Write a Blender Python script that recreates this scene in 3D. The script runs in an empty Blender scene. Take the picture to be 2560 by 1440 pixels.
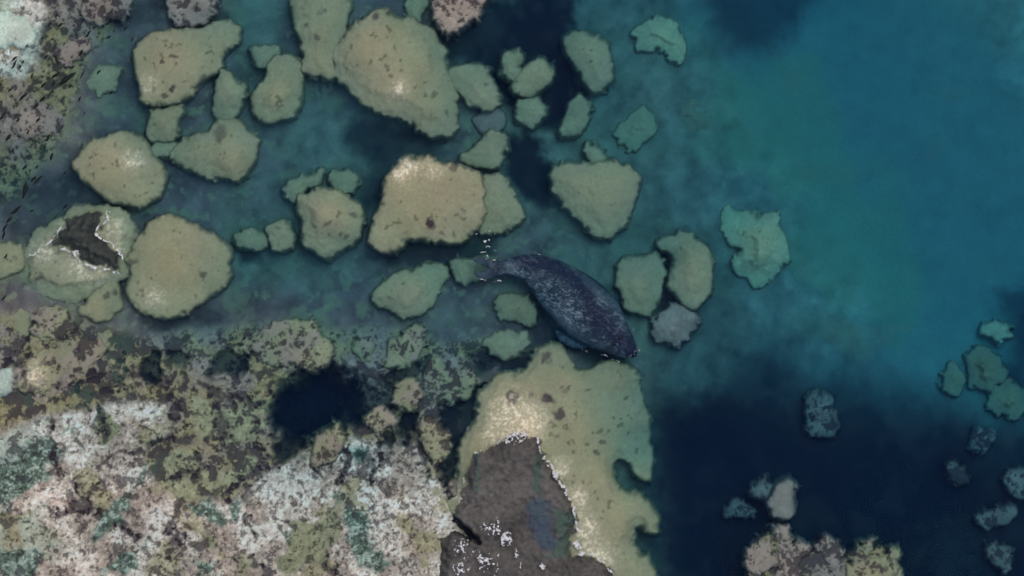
import bpy, bmesh, math, random
import numpy as np
from mathutils import Vector

# ------------------------------------------------------------------ camera, sky, sun, exposure
S = 12.0 / 2560.0            # metres per photo pixel at the water surface
DS = .26                     # relief of the bottom, metres per unit of the depth map
H = 90.0                     # height of the drone above the water
SC = bpy.context.scene
COL = SC.collection
cam = bpy.data.cameras.new('camera'); camo = bpy.data.objects.new('camera', cam); COL.objects.link(camo)
camo.location = (0, 0, H); camo.rotation_euler = (0, 0, 0)
cam.sensor_width = 36; cam.lens = 36 * H / 12.0; cam.clip_end = 500
SC.camera = camo
SUN_EL, SUN_AZ = math.radians(68), math.radians(35)
w = bpy.data.worlds.new("World"); SC.world = w; w.use_nodes = True
nt = w.node_tree; bg = nt.nodes['Background']
sky = nt.nodes.new('ShaderNodeTexSky'); sky.sky_type = 'NISHITA'; sky.sun_disc = False
sky.dust_density = 4; sky.ozone_density = .6; sky.sun_elevation = SUN_EL; sky.sun_rotation = SUN_AZ
nt.links.new(sky.outputs[0], bg.inputs[0]); bg.inputs[1].default_value = 0.15
sl = bpy.data.lights.new('sun', 'SUN'); sl.energy = 0.8; sl.angle = math.radians(20); sl.color = (1, .96, .9)
so = bpy.data.objects.new('sun', sl); COL.objects.link(so)
sd = Vector((math.sin(SUN_AZ)*math.cos(SUN_EL), math.cos(SUN_AZ)*math.cos(SUN_EL), math.sin(SUN_EL)))
so.rotation_euler = (-sd).to_track_quat('-Z', 'Y').to_euler(); so.location = sd * 30
SC.view_settings.view_transform = 'Standard'; SC.view_settings.look = 'None'
SC.view_settings.exposure = -0.2; SC.view_settings.gamma = 1
SC.cycles.transparent_max_bounces = 16; SC.cycles.max_bounces = 6; SC.cycles.diffuse_bounces = 2
SC.cycles.sample_clamp_indirect = 3

# ------------------------------------------------------------------ noise and outline helpers
def _hash(ix, iy, seed):
    n = (ix.astype(np.int64) * 374761393 + iy.astype(np.int64) * 668265263 + seed * 974711) & 0xffffffff
    n = ((n ^ (n >> 13)) * 1274126177) & 0xffffffff
    return ((n ^ (n >> 16)) & 0xffff) / 65535.0
def vn(x, y, seed=0):
    ix = np.floor(x); iy = np.floor(y); fx = x - ix; fy = y - iy
    fx = fx*fx*(3-2*fx); fy = fy*fy*(3-2*fy)
    a = _hash(ix, iy, seed); b = _hash(ix+1, iy, seed); c = _hash(ix, iy+1, seed); d = _hash(ix+1, iy+1, seed)
    return (a*(1-fx)+b*fx)*(1-fy) + (c*(1-fx)+d*fx)*fy
def fbm(x, y, size, octaves=4, seed=0, gain=.5):
    """smooth noise in -1..1; size = feature size in photo pixels"""
    t = 0; a = 1; n = 0; f = 1.0/size
    for o in range(octaves):
        ca, sa = math.cos(.5+o*1.3), math.sin(.5+o*1.3)
        t = t + a*(vn((x*ca-y*sa)*f+17.3*o, (x*sa+y*ca)*f+5.1*o, seed+o*7)*2-1); n += a; a *= gain; f *= 2.03
    return t/n*1.6
def sst(e0, e1, x):
    t = np.clip((x-e0)/(e1-e0), 0, 1); return t*t*(3-2*t)
def sdf(poly, U, V):
    """distance in pixels to an outline, positive inside"""
    P = np.array(poly, float); n = len(P)
    d = np.full(U.shape, 1e18); ins = np.zeros(U.shape, bool)
    for i in range(n):
        x0, y0 = P[i]; x1, y1 = P[(i+1) % n]
        ex, ey = x1-x0, y1-y0; L = ex*ex+ey*ey+1e-9
        t = np.clip(((U-x0)*ex+(V-y0)*ey)/L, 0, 1)
        d = np.minimum(d, (U-x0-t*ex)**2+(V-y0-t*ey)**2)
        if y0 != y1:
            c = ((y0 > V) != (y1 > V)) & (U < (x1-x0)*(V-y0)/(y1-y0)+x0)
            ins ^= c
    return np.where(ins, 1, -1)*np.sqrt(d)
def linedist(pts, U, V):
    d = np.full(U.shape, 1e18)
    for (x0, y0), (x1, y1) in zip(pts[:-1], pts[1:]):
        ex, ey = x1-x0, y1-y0
        t = np.clip(((U-x0)*ex+(V-y0)*ey)/(ex*ex+ey*ey+1e-9), 0, 1)
        d = np.minimum(d, (U-x0-t*ex)**2+(V-y0-t*ey)**2)
    return np.sqrt(d)
def smooth_poly(poly, n=1):
    P = [np.array(p, float) for p in poly]
    for _ in range(n):
        Q = []
        for i in range(len(P)):
            a, b = P[i], P[(i+1) % len(P)]
            Q += [a*.8+b*.2, a*.2+b*.8]
        P = Q
    return [tuple(p) for p in P]
def lerp(a, b, t): return a + (b-a)*t[..., None]
def C3(r, g, b): return np.array([r, g, b], float)

# ------------------------------------------------------------------ the sea bed: depth and colour fields (pixel space of the map)
DG = np.array([
 [.3,.4,1.3,1.4,2.3,1.8,1.7,1.7,2.6,2.8,2.8,3.2,4.0,3.7,3.4,3.2,2.8],
 [.35,.7,1.6,1.6,2.2,1.8,1.8,1.8,2.4,2.7,2.6,2.9,3.5,3.5,3.5,3.3,3.0],
 [.5,.8,1.7,1.7,1.9,2.1,2.1,2.0,2.1,2.5,2.6,2.7,3.1,3.5,3.5,3.4,3.3],
 [1.3,1.5,1.7,1.7,2.1,2.1,2.0,2.0,2.1,2.3,2.5,2.7,2.9,3.3,3.5,3.5,3.5],
 [.8,1.4,1.5,1.8,2.3,2.2,2.1,1.9,1.9,2.2,2.4,2.6,2.7,3.1,3.4,3.5,3.6],
 [.4,.6,.9,1.3,1.2,1.5,1.6,1.7,1.6,1.9,2.1,2.6,2.7,2.7,3.3,3.6,3.8],
 [.2,.28,.4,.42,.55,.85,.95,.95,1.1,1.5,1.9,2.7,3.0,3.0,3.1,3.2,3.7],
 [.12,.2,.3,.3,.45,.55,.5,.6,1.2,1.6,2.2,2.8,2.9,2.8,2.8,2.7,2.7],
 [.1,.12,.18,.2,.2,.22,.25,.35,.9,1.5,2.0,2.2,2.0,2.2,2.4,2.1,2.1],
 [.1,.1,.15,.15,.15,.18,.2,.3,.9,1.4,1.8,1.9,1.0,1.0,1.4,1.8,1.8]])
def gridval(G, U, V):
    x = np.clip(U/160.0, 0, 15.999); y = np.clip(V/160.0, 0, 8.999)
    ix = x.astype(int); iy = y.astype(int); fx = x-ix; fy = y-iy
    fx = fx*fx*(3-2*fx); fy = fy*fy*(3-2*fy)
    return (G[iy, ix]*(1-fx)+G[iy, ix+1]*fx)*(1-fy)+(G[iy+1, ix]*(1-fx)+G[iy+1, ix+1]*fx)*fy

# dark seaweed beds, holes and painted cast shadows: (outline, strength, softness px, extra depth)
WEED_SHADE = [
 ([(1090,90),(1150,40),(1230,10),(1330,-20),(1440,-20),(1425,60),(1415,110),(1440,170),(1460,240),(1430,300),(1390,335),(1340,325),(1300,300),(1240,240),(1200,170),(1110,160)], .97, 22, .5),
 ([(880,290),(960,300),(1060,330),(1120,350),(1090,400),(1000,400),(960,500),(910,545),(880,500),(905,420),(860,350)], .8, 30, .2),  # shadow beside the largest boulder, painted dark
 ([(1255,345),(1330,335),(1365,400),(1405,480),(1350,520),(1290,490),(1262,430)], .93, 18, .4),
 ([(990,600),(1060,590),(1160,590),(1235,600),(1240,660),(1150,680),(1040,680),(900,650)], .72, 22, .1),  # shade below the glistening boulder, painted dark
 ([(1330,730),(1400,820),(1560,890),(1600,930),(1500,930),(1440,900),(1380,865),(1340,890),(1320,830)], .75, 22, .2),  # the seal's shadow painted into the bed colour
 ([(672,1040),(690,980),(745,930),(800,905),(860,940),(900,1000),(900,1045),(880,1065),(850,1080),(820,1110),(740,1105),(690,1070)], 1.0, 22, 1.2),
 ([(860,930),(940,960),(985,1000),(990,1045),(930,1050),(880,1060)], .8, 22, .5),
 ([(690,990),(800,930),(850,980),(850,1070),(740,1095),(685,1050)], 1.0, 20, .8),
 ([(525,900),(560,880),(625,890),(610,925),(560,945),(530,930)], .85, 10, .5),
 ([(345,920),(380,885),(405,900),(400,950),(370,970),(350,950)], .85, 8, .5),
 ([(420,880),(470,890),(450,930),(425,915)], .8, 8, .4),
 ([(950,940),(1000,905),(1055,895),(1060,930),(1020,965),(960,970)], .85, 10, .4),
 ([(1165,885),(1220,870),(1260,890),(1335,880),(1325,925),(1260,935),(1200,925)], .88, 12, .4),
 ([(1100,1010),(1150,970),(1215,960),(1205,1010),(1170,1060),(1150,1120),(1155,1190),(1115,1220),(1095,1150),(1100,1080)], .95, 8, .7),
 ([(1000,1040),(1045,1030),(1040,1070),(1010,1110),(990,1090)], .92, 8, .6),
 ([(940,1080),(990,1080),(980,1120),(950,1110)], .9, 8, .4),
 ([(680,1100),(760,1100),(730,1150),(695,1165)], .9, 8, .4),
 ([(1640,1010),(1720,985),(1800,930),(1880,880),(1940,865),(1990,930),(2040,960),(2110,930),(2200,960),(2300,980),(2400,1010),(2480,1030),(2580,1020),(2900,1000),(2900,1750),(1620,1750)], .86, 85, .3),
 ([(1660,1060),(1800,1010),(1900,1060),(2040,1110),(2200,1080),(2340,1080),(2480,1130),(2900,1150),(2900,1750),(1640,1750)], .9, 80, .4),
 ([(1760,-30),(2040,-30),(1990,60),(1920,130),(1830,130),(1790,60)], .62, 45, .4),
 ([(2500,740),(2800,650),(2800,1100),(2500,1010),(2480,960),(2530,860)], .75, 40, .3),
 ([(265,680),(305,670),(300,740),(270,720)], .7, 10, .2),
 ([(350,790),(450,785),(520,770),(560,800),(440,830),(370,830)], .6, 22, .1),
 ([(470,780),(640,750),(740,760),(700,790),(560,810)], .35, 30, 0),
 ([(590,620),(650,610),(650,660),(600,660)], .6, 14, .1),
 ([(300,0),(400,0),(400,60),(300,80),(250,60)], .5, 20, .1),
 ([(540,20),(580,30),(570,60),(520,60)], .5, 10, .1),
 ([(520,160),(560,160),(540,210),(510,200)], .7, 12, .2),
 ([(180,440),(250,500),(240,560),(130,560),(20,640),(0,520),(60,450)], .45, 30, .1),
 ([(1480,560),(1700,600),(1790,640),(1850,760),(1830,860),(1760,930),(1720,860),(1640,620)], .38, 50, 0),
 ([(1640,625),(1690,620),(1685,690),(1650,690)], .6, 12, .1),
 ([(1640,740),(1690,730),(1700,775),(1640,800)], .6, 12, .1),
 ([(1680,640),(1720,940),(1640,1440),(1560,1440),(1600,960)], .35, 40, .1),
 ([(900,1150),(920,1120),(940,1150),(925,1180)], .7, 8, .2),
]
# pale sandy or stony patches far down
PALE = [
 ([(1990,410),(2160,410),(2170,430),(2100,470),(2050,460),(2010,470)], .35, 20),
 ([(1950,180),(2010,185),(2005,240),(1960,240)], .4, 18),
 ([(2320,225),(2410,215),(2420,240),(2370,265)], .22, 14), ([(2310,380),(2350,330),(2365,340),(2335,430)], .2, 12),
 ([(2400,0),(2560,0),(2560,150),(2480,110)], .3, 60), ([(2060,830),(2120,800),(2200,850),(2160,910),(2100,880)], .45, 24),
 ([(2180,830),(2240,830),(2260,860),(2200,880)], .4, 16), ([(2200,810),(2290,805),(2270,825),(2210,828)], .4, 10),
 ([(1620,150),(1680,160),(1670,200),(1630,190)], .3, 16), ([(1450,290),(1700,280),(1760,420),(1640,460),(1480,380)], .12, 60),
 ([(1180,780),(1240,770),(1200,800)], .3, 14), ([(1020,740),(1240,770),(1230,810),(1080,830)], .15, 30),
 ([(2000,640),(2040,650),(2030,690),(1985,690)], .4, 14), ([(1560,720),(1600,720),(1595,790),(1560,770)], .5, 16),
 ([(700,1130),(740,1130),(720,1160)], .2, 10), ([(560,440),(640,460),(620,560),(520,540)], .18, 30),
 ([(640,640),(760,620),(820,700),(700,740),(580,720)], .12, 40), ([(250,-20),(330,-20),(330,10),(260,15)], .3, 10),
]
REEF = [(-400,760),(0,790),(120,780),(300,830),(420,835),(520,820),(640,810),(830,820),(1000,830),(1080,850),(1240,850),(1260,930),(1180,960),(1150,1060),(1130,1200),(1180,1500),(-400,2000)]
REEF3 = [(1860,1500),(1866,1390),(1900,1345),(1945,1315),(1985,1340),(2020,1375),(2085,1350),(2110,1400),(2165,1370),(2240,1395),(2262,1500)]
REEF2 = [(-400,-400),(330,-400),(330,20),(230,130),(190,260),(120,400),(60,470),(0,520),(-400,520)]
WHITE = [(-400,1060),(0,1080),(100,1040),(300,1010),(420,1010),(420,1080),(350,1140),(380,1210),(450,1250),(600,1255),(660,1190),(730,1150),(850,1110),(900,1100),(1010,1110),(1060,1110),(1090,1190),(1140,1300),(1150,1500),(-400,2000)]
WHITE2 = [(-400,-400),(120,-400),(110,60),(100,130),(60,190),(-400,200)]
GREENS = [
 [(-10,1150),(60,1120),(110,1090),(140,1120),(130,1190),(60,1230),(30,1280),(-10,1240)], [(280,1240),(330,1220),(322,1300),(270,1350),(210,1370),(240,1290)],
 [(480,1260),(520,1248),(565,1300),(545,1322),(500,1290)], [(850,1250),(900,1260),(925,1290),(925,1360),(985,1415),(950,1445),(900,1420),(870,1340)],
 [(-10,1365),(30,1360),(110,1390),(90,1450),(-10,1450)], [(290,1390),(370,1365),(350,1420),(240,1445)], [(575,1255),(605,1250),(600,1300),(572,1300)],
 [(340,1190),(380,1160),(350,1220),(320,1250)], [(150,1080),(190,1075),(180,1100)], [(860,1120),(935,1115),(935,1150),(900,1165)], [(480,1400),(540,1405),(520,1440),(490,1430)],
 [(690,1330),(720,1330),(715,1350)], [(100,1350),(150,1355),(140,1370)]]
CRACKS = [([(390,1115),(430,1100),(475,1090)], 11), ([(135,1272),(190,1278),(250,1272)], 12), ([(460,1262),(430,1310),(440,1345),(415,1380)], 12), ([(650,1165),(610,1210),(565,1250)], 12),
 ([(1060,1140),(1095,1210),(1125,1270),(1180,1330)], 9), ([(300,1320),(345,1348)], 10), ([(200,1200),(212,1258),(240,1205)], 7), ([(272,1135),(340,1128)], 9), ([(635,1110),(690,1160)], 8),
 ([(110,965),(300,955)], 11), ([(205,930),(330,945),(420,960)], 9), ([(540,1010),(560,1060),(540,1100)], 13), ([(230,1010),(250,1050),(262,1100)], 8), ([(120,1060),(140,1120),(135,1180)], 8),
 ([(420,1195),(470,1180),(500,1160)], 7), ([(480,1130),(500,1160),(490,1190)], 9), ([(400,970),(440,1010),(430,1050)], 10), ([(500,960),(560,990),(640,1010)], 13), ([(600,1040),(660,1080)], 10),
 ([(620,1300),(640,1330)], 5), ([(560,1395),(600,1410)], 6), ([(820,1400),(850,1440)], 10), ([(700,1290),(740,1320)], 4), ([(40,870),(30,930),(60,900)], 12), ([(75,800),(60,850),(40,900)], 10),
 ([(160,740),(230,750),(300,735)], 9), ([(640,1395),(680,1440)], 10), ([(850,1090),(870,1150),(840,1200)], 8), ([(950,1130),(930,1190)], 7), ([(300,870),(330,930),(300,960)], 8), ([(880,1150),(850,1210)], 7),
 ([(1050,1110),(1080,1150)], 8), ([(780,1170),(800,1200)], 5)]
TANP = [[(385,1160),(430,1130),(490,1135),(500,1160),(560,1190),(620,1140),(650,1150),(600,1230),(560,1252),(440,1245),(400,1210)], [(720,1290),(760,1290),(800,1300),(850,1280),(840,1340),(790,1420),(700,1430),(710,1360)],
 [(470,1010),(620,1020),(660,1060),(600,1120),(540,1110),(480,1060)], [(240,1020),(300,1060),(270,1120),(230,1110)], [(510,1340),(560,1340),(550,1380),(515,1380)], [(605,1380),(650,1390),(640,1440),(600,1430)], [(600,980),(680,1000),(670,1040),(620,1010)]]

A_SAND = C3(.22,.33,.25); A_STONE = C3(.185,.135,.125); A_TAN = C3(.315,.30,.18); A_GREY = C3(.31,.245,.20); A_WEED_SHADE = C3(.0025,.006,.014)
A_WHITE = C3(.82,.70,.60); A_GREEN = C3(.13,.18,.135); A_TEAL = C3(.55,.64,.54); A_HOLE = C3(.05,.031,.038); A_PALE = C3(.36,.31,.17)

def seabed(U, V, colour=True):
    Uw = U + fbm(U, V, 40, 3, 11)*9; Vw = V + fbm(U, V, 40, 3, 12)*9
    d = gridval(DG, Uw, Vw) + fbm(U, V, 170, 2, 3)*.10
    reef = np.maximum(sst(-22, 22, sdf(REEF, Uw, Vw)), sst(-22, 22, sdf(REEF2, Uw, Vw)))
    reef3 = sst(-10, 14, sdf(REEF3, Uw+16*fbm(U, V, 26, 3, 71), Vw+16*fbm(U, V, 26, 3, 72))); reef = np.maximum(reef, reef3); d = d*(1-reef3)+.55*reef3
    d = d + fbm(U, V, 60, 4, 5)*.07*(1-reef)*(1-sst(1.8, 2.6, d))
    rg = 1-np.abs(fbm(U, V, 55, 5, 21)); rg2 = fbm(U, V, 26, 4, 22)
    hole = reef*sst(.16, .50, fbm(U, V, 21, 4, 23, .62) + .34*fbm(U, V, 110, 2, 24) + .25*reef3 + .16*sst(830, 900, V)*sst(1120, 1000, V))
    white = np.maximum(sst(-14, 14, sdf(WHITE, Uw, Vw)), sst(-14, 14, sdf(WHITE2, Uw, Vw)))
    hole = np.maximum(hole, reef*.9*sst(.42, .6, fbm(U, V, 10, 3, 27, .7)+.2*fbm(U, V, 60, 2, 30)))
    hole = hole*(1-white) + white*np.maximum(.85*sst(.40, .58, fbm(U, V, 20, 4, 28, .65)+.25*fbm(U, V, 120, 2, 29)), .75*sst(.45, .62, fbm(U, V, 9, 3, 38, .7)))
    d = d + reef*(.03*(1-rg)+.02*rg2+.012*fbm(U, V, 8, 3, 26)) + hole*.12
    weed_shade = np.zeros(U.shape)
    for poly, st, sf, ex in WEED_SHADE:
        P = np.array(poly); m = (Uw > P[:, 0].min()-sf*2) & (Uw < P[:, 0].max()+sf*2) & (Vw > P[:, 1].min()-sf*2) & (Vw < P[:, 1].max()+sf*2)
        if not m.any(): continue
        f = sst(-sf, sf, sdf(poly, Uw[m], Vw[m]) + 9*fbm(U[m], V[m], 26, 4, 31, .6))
        weed_shade[m] = 1-(1-weed_shade[m])*(1-f*st*(1-.13*sst(-.2, .5, fbm(U[m], V[m], 70, 4, 36, .6)))); d[m] += f*ex*(1-reef3[m])
    crack = np.zeros(U.shape)
    for pts, wd in CRACKS:
        P = np.array(pts); m = (Uw > P[:, 0].min()-40) & (Uw < P[:, 0].max()+40) & (Vw > P[:, 1].min()-40) & (Vw < P[:, 1].max()+40)
        if not m.any(): continue
        crack[m] = np.maximum(crack[m], .9*(1-sst(wd*.3, wd*1.5, linedist(pts, Uw[m]+16*fbm(U[m], V[m], 34, 3, 34), Vw[m]+16*fbm(U[m], V[m], 34, 3, 35)) + wd*1.1*fbm(U[m], V[m], 13, 4, 33, .65))))
    d = d + crack*.12
    d = np.maximum(d, .035)
    if not colour: return d
    c = lerp(lerp(np.broadcast_to(A_STONE, U.shape+(3,)), C3(.27,.235,.165), sst(1.7, 2.4, d)), A_SAND, sst(1750, 2250, U+.25*(720-V)+70*fbm(U, V, 200, 3, 9))); c = lerp(c, A_GREY, reef)
    # mottle of the sandy, stony bottom
    mt = fbm(U, V, 34, 5, 41)
    c = c*(1+.42*mt*(1-reef)*(1-sst(2.8, 3.3, d)*.8))[..., None]
    sp = sst(.42, .75, fbm(U, V, 19, 3, 43))*(1-reef)*(1-sst(2.2, 2.9, d)); c = lerp(c, A_TAN*1.0, sp*.55); pt = sst(.05, .6, fbm(U, V, 62, 5, 46, .62))*(1-reef)*(1-sst(2.6, 3.1, d)); c = lerp(c, A_TAN*.85, pt*.6)
    tn = reef*sst(-.45, .5, fbm(U, V, 70, 3, 45)); c = lerp(c, C3(.33,.27,.145), tn*(1-white*.8))
    Ux = Uw+20*fbm(U, V, 45, 4, 61, .6); Vx = Vw+20*fbm(U, V, 45, 4, 62, .6)
    for P in TANP:
        f = sst(-6, 8, sdf(P, Ux, Vx))*reef; c = lerp(c, A_TAN*1.05, f); white = white*(1-f)
    wsp = fbm(U, V, 7.5, 3, 51, .85); wl = fbm(U, V, 55, 4, 52)
    c = lerp(c, lerp(np.broadcast_to(A_GREY*1.55, U.shape+(3,)), A_WHITE, sst(-.3, .5, wl)), white)
    c = c*(1+(.7*wsp*(.5+.5*sst(-.3, .3, fbm(U, V, 80, 2, 53))))*white)[..., None]  # reef speckle, with water glints painted into it
    tw = white*sst(.30, .52, fbm(U, V, 95, 4, 68, .6)); c = lerp(c, C3(.40,.35,.20)*1.0, tw*.8)
    gm = np.zeros(U.shape)
    for P in GREENS: gm = np.maximum(gm, sst(-8, 10, sdf(P, Ux, Vx)))
    gm = gm*reef; edge = 4*gm*(1-gm); gsp = sst(-.05, .45, fbm(U*.8+V*.6, V*.9-U*.5, 11, 4, 55, .8))
    c = lerp(c, lerp(np.broadcast_to(A_GREEN, U.shape+(3,)), A_TEAL, gsp*.75), gm); c = lerp(c, A_TEAL, edge*.35*gsp)
    tl = white*sst(.25, .6, fbm(U, V, 90, 2, 57))*sst(300, 0, U); c = lerp(c, A_TEAL, tl*.6)
    gf = sst(-60, 60, sdf([(1740,120),(1900,170),(2020,180),(2200,450),(2330,690),(2260,830),(2050,780),(1960,520),(1800,340)], Uw, Vw)+60*fbm(U, V, 110, 3, 73)); c = lerp(c, C3(.26,.42,.19), gf*.45*(1-weed_shade))
    for P, st, sf in PALE:
        f = sst(-sf, sf, sdf(P, Uw, Vw))*st; c = lerp(c, A_PALE, f)
    c = c*(1+(.26*fbm(U, V, 14, 3, 58, .7)+.16*fbm(U, V, 5, 2, 59))*reef)[..., None]
    c = lerp(c, lerp(np.broadcast_to(A_HOLE, U.shape+(3,)), C3(.04,.07,.055), sst(.3, .7, fbm(U, V, 60, 2, 66))*(1-white)*.7), np.clip(hole*.85+crack*.9, 0, 1))
    c = lerp(c, A_WEED_SHADE, np.clip(weed_shade*(1-reef3), 0, 1))
    return d, np.clip(c, .002, .88)

# ------------------------------------------------------------------ materials
def mat_rock(name, bump=.35, rough=.85, scale=60, var=.22, spec=.2):
    m = bpy.data.materials.new(name); m.use_nodes = True; n = m.node_tree.nodes; l = m.node_tree.links
    b = n['Principled BSDF']; b.inputs['Roughness'].default_value = rough; b.inputs['Specular IOR Level'].default_value = spec
    at = n.new('ShaderNodeAttribute'); at.attribute_name = 'Col'
    tc = n.new('ShaderNodeTexCoord')
    no = n.new('ShaderNodeTexNoise'); no.inputs['Scale'].default_value = scale; no.inputs['Detail'].default_value = 6
    l.new(tc.outputs['Object'], no.inputs['Vector'])
    mr = n.new('ShaderNodeMapRange'); mr.inputs[1].default_value = .3; mr.inputs[2].default_value = .7
    mr.inputs[3].default_value = 1-var; mr.inputs[4].default_value = 1+var; l.new(no.outputs[0], mr.inputs[0])
    mx = n.new('ShaderNodeVectorMath'); mx.operation = 'SCALE'; l.new(at.outputs['Color'], mx.inputs[0]); l.new(mr.outputs[0], mx.inputs['Scale'])
    l.new(mx.outputs[0], b.inputs['Base Color'])
    n2 = n.new('ShaderNodeTexNoise'); n2.inputs['Scale'].default_value = 22; n2.inputs['Detail'].default_value = 8; l.new(tc.outputs['Object'], n2.inputs['Vector'])
    bp = n.new('ShaderNodeBump'); bp.inputs['Strength'].default_value = bump; bp.inputs['Distance'].default_value = .04
    l.new(n2.outputs[0], bp.inputs['Height']); l.new(bp.outputs[0], b.inputs['Normal'])
    return m
M_BED = mat_rock('seabed_rock', .12, var=.15); M_ROCK = mat_rock('algae_covered_rock', .10, var=.09, scale=30); M_DRY = mat_rock('dark_wet_rock', .5, .6, 70, .3, .4)

def make_mesh(name, co, quads, cols, mat, smooth=True):
    me = bpy.data.meshes.new(name); me.vertices.add(len(co)); me.vertices.foreach_set('co', np.ascontiguousarray(co, dtype=np.float32).ravel())
    nq = len(quads); me.loops.add(nq*4); me.polygons.add(nq)
    me.loops.foreach_set('vertex_index', np.ascontiguousarray(quads, dtype=np.int32).ravel())
    me.polygons.foreach_set('loop_start', np.arange(0, nq*4, 4, dtype=np.int32))
    if smooth: me.polygons.foreach_set('use_smooth', np.ones(nq, bool))
    me.update(calc_edges=True); me.validate()
    if cols is not None:
        a = me.color_attributes.new('Col', 'FLOAT_COLOR', 'POINT')
        a.data.foreach_set('color', np.concatenate([cols.reshape(-1, 3), np.ones((len(co), 1))], 1).astype(np.float32).ravel())
    me.materials.append(mat)
    o = bpy.data.objects.new(name, me); COL.objects.link(o); return o
def grid_quads(ny, nx, keep=None):
    i = np.arange(ny*nx).reshape(ny, nx)
    q = np.stack([i[1:, :-1], i[1:, 1:], i[:-1, 1:], i[:-1, :-1]], -1)     # rows run down the picture
    if keep is None: return q.reshape(-1, 4)
    return q[keep]
def compact(co, quads, cols):
    used = np.unique(quads); mp = -np.ones(len(co), int); mp[used] = np.arange(len(used))
    return co[used], mp[quads], cols[used]
def uv_of(X, Y, d): k = S*(1+d*DS/H); return 1280+X/k, 720-Y/k
def xy_of(u, v, d): k = S*(1+d*DS/H); return (u-1280)*k, (720-v)*k

# ------------------------------------------------------------------ structure: sea bed and water
def axis(lo, hi, step, far):
    core = np.arange(lo, hi+step*.5, step); out = []; x = hi; s = step
    while x < far: s *= 1.22; x += s; out.append(x)
    neg = []; x = lo; s = step
    while x > -far: s *= 1.22; x -= s; neg.append(x)
    return np.concatenate([np.array(neg[::-1]), core, np.array(out)])
ax = axis(-7.1, 7.1, .0125, 45); ay = axis(-4.2, 4.2, .0125, 40)[::-1]
X, Y = np.meshgrid(ax, ay)
U0, V0 = 1280+X/S, 720-Y/S
dc = gridval(DG, U0, V0); U, V = uv_of(X, Y, dc)
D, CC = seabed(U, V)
bed = make_mesh('seabed', np.stack([X, Y, -D*DS], -1).reshape(-1, 3), grid_quads(*X.shape), CC, M_BED); bed['kind'] = 'structure'

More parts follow.
